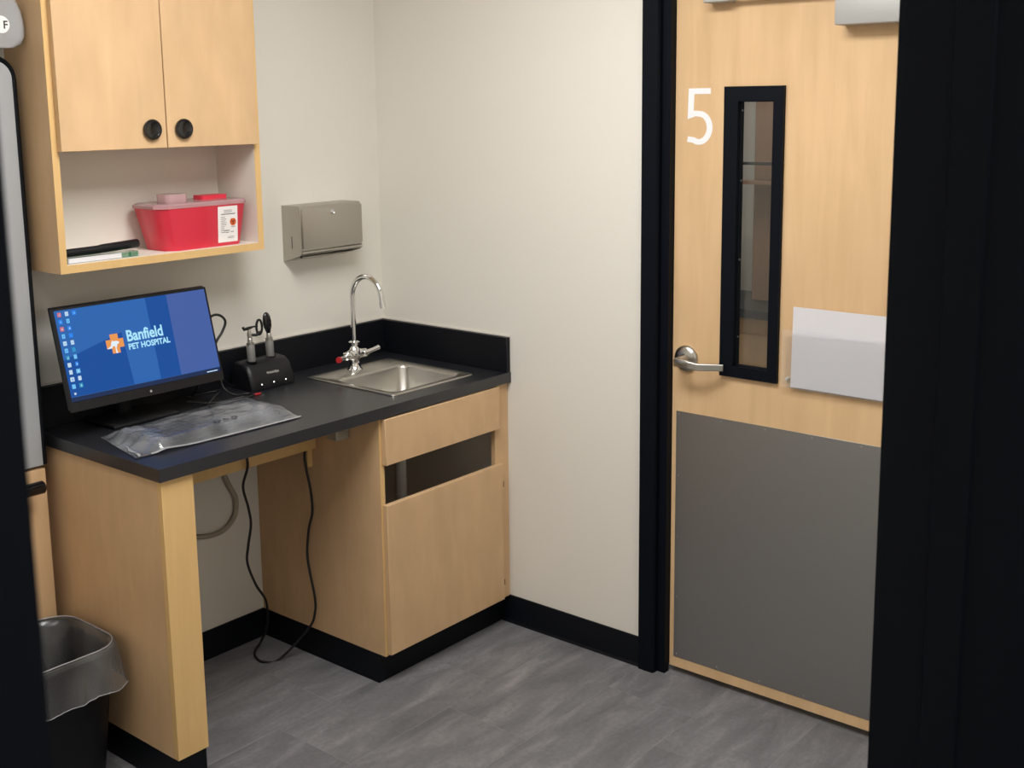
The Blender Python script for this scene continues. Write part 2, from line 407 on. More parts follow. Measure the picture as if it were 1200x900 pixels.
# open doorway frame
tr2 = sroot('trim_2')
def jamb2(xi, s):
    """xi clear-opening face; s=+1 when the wall is on the +x side"""
    bm = bmesh.new()
    P = [(0, -2.882), (0, -2.818), (-0.003, -2.816), (-0.003, -2.784), (0, -2.782), (0, -2.732), (0.05, -2.732), (0.05, -2.743), (0.028, -2.743), (0.028, -2.872), (0.05, -2.872), (0.05, -2.882)]
    prism(bm, [(xi+s*a, b) for a, b in P], lambda u, v, t: (u, v, t), 0.0, 2.185)
    part('jamb', bm, 'black', tr2, smooth=0)
jamb2(DX1, 1); jamb2(DX0, -1)
B('header', 'black', tr2, DX0, DX1, -2.882, -2.732, 2.13, 2.158, bev=0.002)

# ceiling fixtures (housings of the lamps set at the top)
for i, (fx, fy, sx, sy) in enumerate(((-1.25, -1.50, 0.6, 1.2), (-2.35, -1.45, 0.6, 1.2), (-2.2, -3.9, 1.2, 0.6), (1.05, -1.2, 0.54, 1.04))):
    lab = ['white ceiling light panel above the sink side of the room', 'white ceiling light panel above the folded table side of the room', 'white ceiling light panel in the corridor outside', 'white ceiling light panel in the lobby beyond the wooden door'][i]
    t = thing('ceiling_light', (fx, fy, CEIL), lab, 'ceiling light', 'ceiling light panels')
    bm = bmesh.new(); holed(bm, lambda u, v, q: (u, v, q), [fx-sx/2, fx-sx/2+0.03, fx+sx/2-0.03, fx+sx/2], [fy-sy/2, fy-sy/2+0.03, fy+sy/2-0.03, fy+sy/2], CEIL-0.03, CEIL-0.001)
    part('frame', bm, 'white', t, smooth=0)
    B('diffuser', 'lamp', t, fx-sx/2+0.03, fx+sx/2-0.03, fy-sy/2+0.03, fy+sy/2-0.03, CEIL-0.02, CEIL-0.014, bev=0)

# ------------------------------------------------------------------ the closed door
DXF = 0.030                     # door face towards the room
dr = sroot('door_1', (DXF, -1.7, 0.0))
YZ = lambda u, v, q: (q, u, v)
bm = bmesh.new(); holed(bm, YZ, [-2.158, -1.580, -1.445, -1.243], [0.022, 1.02, 1.83, 2.122], DXF, DXF+0.045)
part('door_panel', bm, 'doorwood', dr, smooth=0)
# vision panel frame, both rings stepped
bm = bmesh.new()
holed(bm, YZ, [-1.600, -1.568, -1.457, -1.412], [1.001, 1.034, 1.806, 1.848], DXF-0.012, DXF+0.001)
holed(bm, YZ, [-1.579, -1.566, -1.459, -1.446], [1.021, 1.036, 1.804, 1.829], DXF+0.001, DXF+0.022)
vf = part('window_frame', bm, 'black', dr, smooth=0)
for zz in (1.12, 1.35, 1.58, 1.78):
    bm = bmesh.new(); lathe(bm, [(0.003, 0), (0.003, 0.0015), (0, 0.002)], (DXF+0.011, -1.4592, zz), '-y', 10); part('screw', bm, 'satin', vf)
B('pane', 'glass', dr, DXF+0.018, DXF+0.024, -1.574, -1.451, 1.027, 1.820, bev=0)
kp = B('kick_plate', 'kick', dr, DXF-0.0016, DXF, -2.135, -1.2585, 0.056, 0.866, bev=0.0004)
for k in range(6):
    y = -1.268-k*0.1476
    for z in ((0.857, 0.066) if k else (0.857, 0.66, 0.46, 0.26, 0.066)):
        bm = bmesh.new(); lathe(bm, [(0.0032, 0), (0.0030, 0.001), (0, 0.0016)], (DXF-0.0016, y, z), '-x', 8); part('screw', bm, 'satin', kp)
# the number
def stroke(pts, wdt):
    P = [Vector((a, b)) for a, b in pts]; L, R = [], []
    for i, p in enumerate(P):
        if i == 0: t = P[1]-P[0]
        elif i == len(P)-1: t = P[-1]-P[-2]
        else: t = (P[i+1]-P[i]).normalized()+(P[i]-P[i-1]).normalized()
        t.normalize(); n = Vector((-t.y, t.x))
        k = 1.0
        if 0 < i < len(P)-1:
            d = (P[i+1]-P[i]).normalized(); c = abs(n.dot(Vector((-d.y, d.x)))); k = 1/max(c, 0.5)
        L.append(p+n*wdt/2*k); R.append(p-n*wdt/2*k)
    return L, R
bm = bmesh.new()
five = [(0.031, 0.073), (-0.0235, 0.073), (-0.0255, 0.004), (-0.012, 0.009)]+[(-0.001+0.0305*math.cos(math.radians(a)), -0.033+0.041*math.sin(math.radians(a))) for a in range(75, -121, -13)]+[(-0.0335, -0.066)]
Lp, Rp = stroke(five, 0.0165)
vs = []
for a, b in zip(Lp, Rp):
    f = lambda q: bm.verts.new((DXF-0.0006, -1.3245-q.x*1.18, 1.7635+q.y))
    vs.append((f(a), f(b)))
for (a, b), (c, d) in zip(vs, vs[1:]): bm.faces.new((a, b, d, c))
ex = bmesh.ops.extrude_face_region(bm, geom=list(bm.faces))
for v in [e for e in ex['geom'] if isinstance(e, bmesh.types.BMVert)]: v.co.x += 0.0005
part('number_five', bm, 'vinyl', dr, smooth=0)['label'] = 'white vinyl number 5'
# lever
lv = None
bm = bmesh.new(); lathe(bm, [(0.041, 0), (0.041, 0.003), (0.037, 0.010), (0.027, 0.014), (0.016, 0.016), (0.0135, 0.02), (0.0125, 0.052), (0.0, 0.052)], (DXF, -1.292, 1.035), '-x', 36)
lv = part('lever_rose', bm, 'satin', dr)
bm = bmesh.new()
lev = [(-0.024, -1.284, 1.031, 0.006), (-0.030, -1.288, 1.0325, 0.012), (-0.033, -1.297, 1.034, 0.0140), (-0.034, -1.315, 1.033, 0.0130), (-0.033, -1.340, 1.030, 0.011), (-0.031, -1.365, 1.028, 0.0105), (-0.027, -1.378, 1.028, 0.0105), (-0.012, -1.410, 1.029, 0.0102), (-0.002, -1.436, 1.030, 0.0098)]
rings = []
for i, (x, y, z, h) in enumerate(lev):
    a = Vector(lev[max(i-1, 0)][:3]); b = Vector(lev[min(i+1, len(lev)-1)][:3]); t = (b-a).normalized(); n = t.cross(Vector((0, 0, 1))).normalized()
    th = 0.0045
    rings.append([bm.verts.new(Vector((x, y, z))+n*th*c+Vector((0, 0, h*s))) for c, s in ((1, -0.8), (1, 0.8), (0.6, 1), (-0.6, 1), (-1, 0.8), (-1, -0.8), (-0.6, -1), (0.6, -1))])
for A, Bq in zip(rings, rings[1:]):
    for k in range(8): bm.faces.new((A[k], A[(k+1) % 8], Bq[(k+1) % 8], Bq[k]))
bm.faces.new(rings[0][::-1]); bm.faces.new(rings[-1])
part('lever', bm, 'satin', lv, smooth=35)
# closer
bm = bmesh.new(); box(bm, -0.035, DXF-0.0005, -2.06, -1.765, 2.0, 2.085, bev=0.004, seg=2)
cl = part('door_closer', bm, 'closer', dr)
bm = bmesh.new(); box(bm, -0.012, 0.0, -1.80, -1.40, 2.088, 2.10, bev=0.002); lathe(bm, [(0.016, 0), (0.016, 0.016), (0, 0.016)], (-0.006, -1.80, 2.085), 'z', 16)
box(bm, -0.02, DXF-0.0005, -1.44, -1.36, 2.082, 2.106, bev=0.002)
part('closer_arm', bm, 'closer', cl)

# document holder on the door
dh = thing('document_holder', (DXF, -1.78, 0.995), 'clear acrylic document pocket fixed to the wooden door beside its narrow window', 'document holder')
B('back_plate', 'acryl', dh, DXF-0.004, DXF-0.0005, -1.945, -1.645, 0.995, 1.225, bev=0.0005)
bm = bmesh.new(); box(bm, DXF-0.020, DXF-0.018, -1.955, -1.617, 0.998, 1.165, bev=0.0004); box(bm, DXF-0.018, DXF-0.004, -1.955, -1.635, 0.996, 0.998)
part('front_pocket', bm, 'acryl', dh)
for y in (-1.632, -1.944):
    bm = bmesh.new(); lathe(bm, [(0.005, 0), (0.005, 0.012), (0.003, 0.016), (0, 0.016)], (DXF, y, 1.02), '-x', 12); part('standoff', bm, 'pvc', dh)
bm = bmesh.new(); n = 14
g = []
for i in range(n+1):
    y = -1.645-0.279*i/n
    bow = 0.0015*math.sin(i/n*PI*2)
    g.append((bm.verts.new((DXF-0.0135+bow, y, 0.9995)), bm.verts.new((DXF-0.0085+bow, y, 1.231))))
for a, b in zip(g, g[1:]): bm.faces.new((a[0], b[0], b[1], a[1]))
ex = bmesh.ops.extrude_face_region(bm, geom=list(bm.faces))
for v in [e for e in ex['geom'] if isinstance(e, bmesh.types.BMVert)]: v.co.x += 0.0015
tag(part('paper_sheet', bm, 'paper', org=(DXF-0.01, -1.78, 0.9995)), 'blank white paper standing in the acrylic pocket on the door', 'paper')

# ------------------------------------------------------------------ counter and desk
H = 0.906; TC = 0.035; D = 0.618; L = 1.389
ct = thing('countertop', (-0.7, -0.3, H-TC), 'black laminate countertop with raised splash running from desk panel to wall corner', 'countertop')
bm = bmesh.new(); holed(bm, lambda u, v, q: (u, v, q), [-L, -0.472, -0.128, -0.001], [-D, -0.530, -0.225, -0.001], H-TC, H)
bmesh.ops.bevel(bm, geom=[e for e in bm.edges if e.calc_face_angle(0) > 1 and abs(e.verts[0].co.y+D) < 1e-4 and abs(e.verts[1].co.y+D) < 1e-4], offset=0.002, segments=2, affect='EDGES')
part('worktop', bm, 'counter', ct)
B('backsplash', 'splash', ct, -L, -0.001, -0.02, -0.001, H+0.0002, 1.027, bev=0.0015)
B('side_splash', 'splash', ct, -0.02, -0.001, -D+0.002, -0.0205, H+0.0002, 1.027, bev=0.0015)
bm = bmesh.new(); box(bm, -L, -0.0005, -0.005, -0.0005, 1.0272, 1.0325); box(bm, -0.005, -0.0005, -D+0.002, -0.005, 1.0272, 1.0325)
part('caulk_line', bm, 'white', ct)
# rail, cleat and box below the counter
B('support_rail', 'edge', ct, -1.281, -0.613, -0.312, -0.294, 0.726, 0.8705)
B('wood_cleat', 'edge', ct, -0.631, -0.6125, -0.30+0.008, -0.272, 0.662, 0.735)
bm = bmesh.new(); box(bm, -0.668, -0.614, -0.475, -0.425, 0.788, 0.846, bev=0.003); lathe(bm, [(0.011, 0), (0.011, 0.02), (0.014, 0.02), (0.014, 0.0278), (0, 0.0278)], (-0.64, -0.45, 0.8425), 'z', 14)
part('junction_box', bm, 'galv', ct)

dp = thing('counter_pedestal', (-1.33, -0.3, 0), 'thick maple pedestal holding up the counter end beside the trash can', 'pedestal')
bm = bmesh.new(); box(bm, -1.378, -1.3775+0.017, -0.588, -0.001, 0.098, 0.8705); box(bm, -1.300, -1.282, -0.588, -0.001, 0.098, 0.8705); box(bm, -1.361, -1.300, -0.588, -0.572, 0.098, 0.8705)
part('side_panel', bm, 'wood', dp, smooth=0)
B('front_panel', 'edge', dp, -1.378, -1.282, -0.607, -0.588, 0.098, 0.8705, bev=0.0008)
B('toe_base', 'rubber', dp, -1.376, -1.284, -0.598, -0.001, 0.0, 0.0975, bev=0.001)

sc = thing('sink_cabinet', (-0.3, -0.3, 0), 'maple base cabinet under the sink with an open gap below its top panel', 'cabinet')
bm = bmesh.new(); F = -0.602
box(bm, -0.611, -0.593, F, -0.001, 0.098, 0.8705); box(bm, -0.019, -0.001, F+0.02, -0.001, 0.098, 0.8705); box(bm, -0.593, -0.019, F+0.02, -0.001, 0.098, 0.116)
part('body', bm, 'wood', sc, smooth=0)
B('side_liner', 'white', sc, -0.0205, -0.0192, F+0.022, -0.002, 0.117, 0.868, bev=0)
B('edge_strip', 'edge', sc, -0.611, -0.593, F-0.0012, F-0.0002, 0.098, 0.8705, bev=0)
fs = B('filler_strip', 'wood', sc, -0.070, -0.001, F, F+0.019, 0.098, 0.8705, bev=0.0008)
for z in (0.513, 0.156):
    B('hinge_slot', 'brown', fs, -0.0325, -0.0275, F-0.0012, F-0.0001, z-0.010, z+0.010, bev=0)
B('false_drawer_front', 'wood', sc, -0.604, -0.068, F-0.021, F-0.002, 0.722, 0.867, bev=0.0012)
B('cabinet_door', 'wood', sc, -0.605, -0.054, F-0.021, F-0.002, 0.106, 0.595, bev=0.0012)
B('toe_base', 'rubber', sc, -0.6125, -0.0005, -0.571, -0.001, 0.0, 0.0975, bev=0.001)
bm = bmesh.new(); tube(bm, catmull([(-0.30, -0.375, 0.70), (-0.30, -0.375, 0.45), (-0.30, -0.375, 0.36), (-0.30, -0.33, 0.31), (-0.30, -0.27, 0.33), (-0.30, -0.2, 0.42), (-0.30, -0.1, 0.44), (-0.30, -0.004, 0.44)], 6), 0.02, 14)
tag(part('drain_pipe', bm, 'pvc', org=(-0.3, -0.375, 0.70)), 'white drain pipe seen in the gap of the sink cabinet', 'pipe')
# sink
sk = thing('sink', (-0.30, -0.34, H), 'square stainless steel drop-in sink set in the black countertop', 'sink')
def ringloft(bm, loops, cap_last=True):
    R = [[bm.verts.new(p) for p in lp] for lp in loops]
    for A, Bq in zip(R, R[1:]):
        n = len(A)
        for k in range(n): bm.faces.new((A[k], A[(k+1) % n], Bq[(k+1) % n], Bq[k]))
    if cap_last: bm.faces.new(R[-1])
def RR(x0, x1, y0, y1, r, z): return [(a, b, z) for a, b in rrect(x0, x1, y0, y1, r, 6)]
bm = bmesh.new()
ringloft(bm, [RR(-0.490, -0.108, -0.546, -0.130, 0.012, H+0.0006), RR(-0.489, -0.109, -0.545, -0.131, 0.012, H+0.004), RR(-0.484, -0.114, -0.540, -0.136, 0.012, H+0.006),
              RR(-0.478, -0.120, -0.534, -0.142, 0.012, H+0.0035), RR(-0.462, -0.138, -0.520, -0.236, 0.03, H+0.0035), RR(-0.458, -0.142, -0.516, -0.240, 0.03, H+0.001),
              RR(-0.455, -0.145, -0.513, -0.243, 0.03, H-0.008), RR(-0.446, -0.154, -0.504, -0.252, 0.035, H-0.135), RR(-0.43, -0.17, -0.488, -0.268, 0.035, H-0.152), RR(-0.34, -0.26, -0.41, -0.34, 0.03, H-0.158)])
bs = part('basin', bm, 'sinksteel', sk, smooth=50)
bm = bmesh.new(); lathe(bm, [(0.03, 0), (0.03, 0.003), (0.024, 0.002), (0, 0.002)], (-0.30, -0.375, H-0.1575), 'z', 20); part('drain', bm, 'chrome', bs)
# faucet
fx, fy, fz = -0.311, -0.178, H+0.0036
fa = thing('faucet', (fx, fy, fz), 'chrome gooseneck faucet with two lever handles behind the sink', 'faucet')
bm = bmesh.new(); lathe(bm, [(0.027, 0), (0.027, 0.004), (0.022, 0.009), (0.0185, 0.022), (0.016, 0.036), (0.020, 0.044), (0.021, 0.062), (0.018, 0.076), (0.013, 0.082), (0.0125, 0.087), (0.019, 0.089), (0.019, 0.099), (0.0105, 0.103), (0, 0.103)], (fx, fy, fz), 'z', 24)
fb = part('body', bm, 'chrome', fa)
bm = bmesh.new(); arcp = [(fx, fy, fz+0.09), (fx, fy, 1.10), (fx, fy, 1.168)]+[(fx, fy-0.071+0.071*math.cos(math.radians(a)), 1.168+0.072*math.sin(math.radians(a))) for a in range(12, 181, 12)]+[(fx, fy-0.1455, 1.150)]
tube(bm, arcp, 0.0093, 14)
sp = part('spout', bm, 'chrome', fa)
bm = bmesh.new(); tube(bm, [(fx, fy-0.1435, 1.162), (fx, fy-0.146, 1.148), (fx, fy-0.1475, 1.140)], 0.0108, 14); part('aerator', bm, 'chrome', sp)
for s, tip in ((-1, 'redplastic'), (1, None)):
    bm = bmesh.new(); ax = Vector((s, -0.10, -0.05))
    lathe(bm, [(0.018, 0.0), (0.019, 0.014), (0.016, 0.028), (0.0125, 0.034), (0.015, 0.036), (0.015, 0.047), (0.010, 0.052), (0, 0.052)], (fx, fy, fz+0.057), ax, 18)
    vb = part('valve', bm, 'chrome', fa)
    e = Vector((fx, fy, fz+0.055))+ax.normalized()*0.046
    dvec = Vector((-0.93, -0.36, 0.02)).normalized() if s < 0 else Vector((0.80, -0.05, 0.14)).normalized()
    bm = bmesh.new(); ln = 0.05 if s < 0 else 0.062
    tube(bm, [e-dvec*0.012, e, e+dvec*ln*0.5, e+dvec*ln], [0.009, 0.0095, 0.0072, 0.0085], 12)
    hd = part('lever_handle', bm, 'chrome', fa)
    if tip:
        bm = bmesh.new(); lathe(bm, [(0.0105, -0.006), (0.0105, 0.002), (0, 0.0028)], e+dvec*ln, dvec, 14); part('hot_button', bm, tip, hd)['label'] = 'red hot-water button'

# ------------------------------------------------------------------ paper towel dispenser
pd = thing('paper_towel_dispenser', (-0.318, 0, 1.287), 'brushed steel paper towel dispenser on the wall above the faucet', 'dispenser')
x0, x1 = -0.456, -0.182
bm = bmesh.new()
pr = [(-0.0005, 1.288), (-0.088, 1.312), (-0.094, 1.318), (-0.094, 1.468), (-0.091, 1.475), (-0.083, 1.478), (-0.0005, 1.478)]
prism(bm, pr, lambda u, v, t: (t, u, v), x0, x0+0.0015); prism(bm, pr, lambda u, v, t: (t, u, v), x1-0.0015, x1)
prism(bm, [(-0.094, 1.33), (-0.094, 1.468), (-0.091, 1.475), (-0.083, 1.478), (-0.0005, 1.478), (-0.0005, 1.4765), (-0.083, 1.4765), (-0.0925, 1.468), (-0.0925, 1.33)], lambda u, v, t: (t, u, v), x0+0.0015, x1-0.0015)
prism(bm, [(-0.0005, 1.288), (-0.035, 1.2975), (-0.035, 1.299), (-0.0005, 1.2895)], lambda u, v, t: (t, u, v), x0+0.0015, x1-0.0015)
box(bm, x0+0.0015, x1-0.0015, -0.003, -0.001, 1.2895, 1.476)
part('housing', bm, 'dispsteel', pd, smooth=40)
bm = bmesh.new(); box(bm, x0+0.006, x1-0.0005, -0.1005, -0.0945, 1.336, 1.469, bev=0.002, seg=2)
dd = part('front_door', bm, 'dispsteel', pd)
bm = bmesh.new(); lathe(bm, [(0.0075, 0), (0.0075, 0.004), (0.006, 0.005), (0.006, 0.003), (0, 0.003)], (-0.318, -0.1005, 1.452), '-y', 18); part('lock', bm, 'chrome', dd)
bm = bmesh.new(); tube(bm, [(x0+0.002, -0.093, 1.322), (x1-0.002, -0.093, 1.322)], 0.006, 10); part('lip', bm, 'dispsteel', pd)
B('level_slot', 'darkink', pd, x0-0.0004, x0+0.0002, -0.050, -0.0465, 1.334, 1.376, bev=0)
bm = bmesh.new(); lathe(bm, [(0.004, 0), (0.004, 0.006), (0, 0.006)], (x0+0.004, -0.088, 1.312), '-z', 8); part('hinge_pin', bm, 'plasticblk', pd)

# ------------------------------------------------------------------ upper cabinet
uc = thing('wall_cabinet', (-1.04, 0, 1.369), 'maple wall cabinet with two doors over an open shelf', 'cabinet')
ux0, ux1, uf = -1.383, -0.700, -0.208
ub, ut = 1.369, 2.38
bm = bmesh.new()
box(bm, ux0, ux0+0.02, uf+0.001, -0.001, ub, ut); box(bm, ux1-0.02, ux1, uf+0.001, -0.001, ub, ut)
box(bm, ux0+0.02, ux1-0.02, uf+0.001, -0.001, ub, ub+0.022); box(bm, ux0+0.02, ux1-0.02, uf+0.001, -0.001, 1.700, 1.72); box(bm, ux0+0.02, ux1-0.02, uf+0.001, -0.001, ut-0.02, ut)
part('body', bm, 'wood', uc, smooth=0)
bm = bmesh.new(); ye0, ye1 = uf-0.0006, uf+0.0008
box(bm, ux0, ux0+0.02, ye0, ye1, ub, ut); box(bm, ux1-0.02, ux1, ye0, ye1, ub, ut); box(bm, ux0+0.02, ux1-0.02, ye0, ye1, ub, ub+0.022); box(bm, ux0+0.02, ux1-0.02, ye0, ye1, 1.70, 1.72)
part('edge_band', bm, 'edge', uc, smooth=0)
bm = bmesh.new()
box(bm, ux0+0.02, ux1-0.02, -0.016, -0.002, ub+0.022, 1.70); box(bm, ux0+0.02, ux0+0.0208, uf+0.002, -0.016, ub+0.022, 1.70); box(bm, ux1-0.0208, ux1-0.02, uf+0.002, -0.016, ub+0.022, 1.70); box(bm, ux0+0.0208, ux1-0.0208, uf+0.002, -0.016, ub+0.022, ub+0.0228)
part('white_lining', bm, 'white', uc, smooth=0)
for xa, xb, kx in ((-1.367, -1.0425, -1.092), (-1.0395, -0.722, -0.988)):
    d_ = B('cabinet_door', 'wood', uc, xa, xb, uf-0.021, uf-0.001, 1.6945, ut-0.006, bev=0.001)
    bm = bmesh.new(); lathe(bm, [(0.024, 0), (0.0275, 0.003), (0.029, 0.008), (0.028, 0.0115), (0.0245, 0.013), (0.0215, 0.0122), (0.019, 0.0105), (0, 0.0100)], (kx, uf-0.021, 1.7465), '-y', 28)
    part('knob', bm, 'gloss', d_)['label'] = 'round glossy black knob'

# sharps container
SZ = ub+0.0232
sh = thing('sharps_container', (-0.89, -0.12, SZ), 'red sharps container with a clear lid on the open cabinet shelf', 'sharps container')
def oct_(ins, z):
    xa, xb, ya, yb, c = -1.058+ins, -0.741-ins*0.7, -0.196+ins*0.25, -0.045-ins*0.4, 0.030
    return [(xa+c, ya, z), (xb-0.02, ya, z), (xb, ya+0.02, z), (xb, yb-0.02, z), (xb-0.02, yb, z), (xa+0.02, yb, z), (xa, yb-0.02, z), (xa, ya+c*0.9, z)]
bm = bmesh.new(); ringloft(bm, [oct_(0.030, SZ)[::1], oct_(0.0, SZ+0.128)], cap_last=True); bm.faces.new([bm.verts[i] for i in range(8)]) if False else None
bm.verts.ensure_lookup_table(); bm.faces.new([bm.verts[i] for i in range(7, -1, -1)])
shb = part('tub', bm, 'red', sh, smooth=50)
bm = bmesh.new(); ringloft(bm, [oct_(-0.004, SZ+0.1245), oct_(-0.004, SZ+0.133), oct_(0.006, SZ+0.138)]); bm.verts.ensure_lookup_table(); bm.faces.new([bm.verts[i] for i in range(7, -1, -1)])
shl = part('lid', bm, 'pinkclear', sh, smooth=20)
bm = bmesh.new(); prism(bm, rrect(-1.000, -0.925, -0.150, -0.085, 0.016), lambda u, v, t: (u, v, t), SZ+0.138, SZ+0.162); part('drop_funnel', bm, 'pinkclear', shl)
bm = bmesh.new(); prism(bm, rrect(-0.862, -0.768, -0.13, -0.075, 0.012), lambda u, v, t: (u, v, t), SZ+0.138, SZ+0.150); part('slide_cap', bm, 'red', shl)
# label on the front face: front face leans, follow it
def shf(u, v, q=0.0):            # u across (x), v up 0..1 of tub height
    z = SZ+0.128*v; y = -0.196+0.030*0.25*(1-v); return (u, y-0.0006-q, z)
def shquad(name, ua, ub_, va, vb, m, q, parent):
    bm = bmesh.new(); P = [shf(ua, va, q), shf(ub_, va, q), shf(ub_, vb, q), shf(ua, vb, q)]
    a = [bm.verts.new(p) for p in P]; b = [bm.verts.new((p[0], p[1]+0.0003, p[2])) for p in P]
    bm.faces.new(a); bm.faces.new(b[::-1])
    for k in range(4): bm.faces.new((a[k], b[k], b[(k+1) % 4], a[(k+1) % 4]))
    return part(name, bm, m, parent, smooth=0)
lb = shquad('warning_label', -0.857, -0.785, 0.08, 0.93, 'label', 0.0, sh)
bm = bmesh.new(); rnd = random.Random(3)
def inkbar(ua, ub_, v, h=0.016):
    P = [shf(ua, v, 0.0006), shf(ub_, v, 0.0006), shf(ub_, v+h, 0.0006), shf(ua, v+h, 0.0006)]; bm.faces.new([bm.verts.new(p) for p in P])
for v in (0.83, 0.79): inkbar(-0.836, -0.806, v, 0.012)
inkbar(-0.846, -0.794, 0.735, 0.022)
for k in range(9): inkbar(-0.847, -0.847+rnd.uniform(0.012, 0.026), 0.67-k*0.045, 0.012)
inkbar(-0.836, -0.815, 0.345, 0.018); inkbar(-0.83, -0.818, 0.30, 0.016); inkbar(-0.812, -0.800, 0.31, 0.016); inkbar(-0.822, -0.798, 0.2, 0.01); inkbar(-0.822, -0.80, 0.17, 0.01); inkbar(-0.808, -0.794, 0.43, 0.014)
part('printed_text', bm, 'ink', lb, smooth=0, recalc=False)
bm = bmesh.new(); c0 = Vector(shf(-0.8025, 0.555, 0.0006)); bm.faces.new([bm.verts.new(c0+Vector((0.0115*math.cos(a), 0, 0.0115*math.sin(a)))) for a in [2*PI*k/24 for k in range(24)]])
part('biohazard_disc', bm, 'orange', lb, smooth=0, recalc=False)
bm = bmesh.new(); c0 = Vector(shf(-0.8025, 0.555, 0.0009))
for k in range(3):
    a0 = PI/2+k*2*PI/3; cc = c0+Vector((0.0042*math.cos(a0), 0, 0.0042*math.sin(a0)))
    ring = []
    for q in range(13):
        a = a0+math.radians(35)+math.radians(290)*q/12
        ring.append((bm.verts.new(cc+Vector((0.0052*math.cos(a), 0, 0.0052*math.sin(a)))), bm.verts.new(cc+Vector((0.0034*math.cos(a), 0, 0.0034*math.sin(a))))))
    for A, Bq in zip(ring, ring[1:]): bm.faces.new((A[0], Bq[0], Bq[1], A[1]))
part('biohazard_sign', bm, 'darkink', lb, smooth=0, recalc=False)

# glass tray and black penlight on the shelf
bm = bmesh.new(); prism(bm, rrect(-1.350, -1.130, -0.19, -0.135, 0.006), lambda u, v, t: (u, v, t), SZ, SZ+0.0145)
gt = part('slide_tray', bm, 'greenglass', org=(-1.24, -0.16, SZ))
tag(gt, 'flat clear green-tinted case lying under the black tool on the shelf', 'case')
bm = bmesh.new(); prism(bm, rrect(-1.349, -1.185, -0.1915, -0.136, 0.005), lambda u, v, t: (u, v, t), SZ+0.001, SZ+0.0142); part('white_insert', bm, 'paper', gt)
bk = thing('black_tool', (-1.23, -0.15, SZ+0.014), 'long black handheld tool resting on the green-tinted case', 'tool')
bm = bmesh.new(); tube(bm, [(-1.350, -0.168, SZ+0.0265), (-1.24, -0.163, SZ+0.0275), (-1.235, -0.1627, SZ+0.028)], [0.0112, 0.0115, 0.0115], 14); part('handle', bm, 'plasticblk', bk)
bm = bmesh.new(); tube(bm, [(-1.2345, -0.1627, SZ+0.0285), (-1.225, -0.1622, SZ+0.029), (-1.115, -0.157, SZ+0.0325), (-1.112, -0.157, SZ+0.0326)], [0.0115, 0.0122, 0.0126, 0.0115], 14); part('head', bm, 'plasticblk', bk)

# ------------------------------------------------------------------ monitor
mt = thing('monitor', (-1.14, -0.17, H), 'black flat monitor showing a blue desktop with an orange cross logo', 'monitor')
TILT = math.radians(14.2)
MX0, MX1 = -1.393, -0.888
MB, MYB = 0.992, -0.222
def mon(u, v, q=0.0):            # u along x from left edge, v up the panel, q out of the screen
    return (MX0+u, MYB+v*math.sin(TILT)-q*math.cos(TILT), MB+v*math.cos(TILT)-q*math.sin(TILT)*-1*-1)
MW, MH = MX1-MX0, 0.286
bm = bmesh.new(); prism(bm, rrect(0, MW, 0, MH, 0.004, 2), lambda u, v, t: mon(u, v, t), -0.012, 0.0)
prism(bm, rrect(0.06, MW-0.06, 0.04, MH-0.04, 0.02, 3), lambda u, v, t: mon(u, v, t), -0.032, -0.012)
part('casing', bm, 'plasticblk', mt, smooth=30)
bm = bmesh.new(); holed(bm, lambda u, v, t: mon(u, v, t), [0.0, 0.006, MW-0.004, MW], [0.0, 0.026, MH-0.005, MH], 0.0002, 0.0022)
bz = part('bezel', bm, 'plasticblk', mt, smooth=0)
S0u, S1u, S0v, S1v = 0.010, MW-0.005, 0.027, MH-0.006
bm = bmesh.new()
def poly(bm, P, q, mi=0):
    f = bm.faces.new([bm.verts.new(mon(u, v, q)) for u, v in P]); f.material_index = mi
sw, shh = S1u-S0u, S1v-S0v
def sc_(a, b): return (S0u+a*sw, S0v+b*shh)
poly(bm, [sc_(0, 0), sc_(1, 0), sc_(1, 1), sc_(0, 1)], 0.0006, 0)
poly(bm, [sc_(0.72, 0.055), sc_(1, 0.055), sc_(1, 1), sc_(0.72, 1)], 0.0008, 2)
poly(bm, [sc_(0, 0.055), sc_(0.40, 0.055), sc_(0.385, 0.66), sc_(0.0, 0.46)], 0.0009, 1)
poly(bm, [sc_(0.58, 0.055), sc_(0.72, 0.055), sc_(0.725, 1), sc_(0.58, 1)], 0.0010, 1)
poly(bm, [sc_(0, 0), sc_(1, 0), sc_(1, 0.05), sc_(0, 0.05)], 0.0011, 3)
scn = part('screen', bm, ['scr', 'scr_dk', 'scr_lt', 'scr_task'], mt, smooth=0, recalc=False)
# cross and lettering
lu, lvv = sc_(0.33, 0.545); a = 0.0125
bm = bmesh.new(); k3 = 0.0275
poly(bm, [(lu-a, lvv-k3), (lu+a, lvv-k3), (lu+a, lvv-a), (lu+k3, lvv-a), (lu+k3, lvv+a), (lu+a, lvv+a), (lu+a, lvv+k3), (lu-a, lvv+k3), (lu-a, lvv+a), (lu-k3, lvv+a), (lu-k3, lvv-a), (lu-a, lvv-a)], 0.0013)
part('cross_logo', bm, 'scr_org', scn, smooth=0, recalc=False)
bm = bmesh.new()
animal = [(-0.0275, -0.0115), (-0.014, -0.005), (-0.012, 0.004), (-0.006, 0.011), (-0.005, 0.007), (0.004, 0.0075), (0.013, 0.004), (0.0125, 0.000), (0.006, -0.003), (0.004, -0.008), (0.0015, -0.014), (0.004, -0.0275), (-0.002, -0.0275), (-0.002, -0.018), (-0.0015, -0.008), (-0.009, -0.006), (-0.011, -0.0115), (-0.019, -0.0125)]
poly(bm, [(lu+x, lvv+y) for x, y in animal], 0.0016)
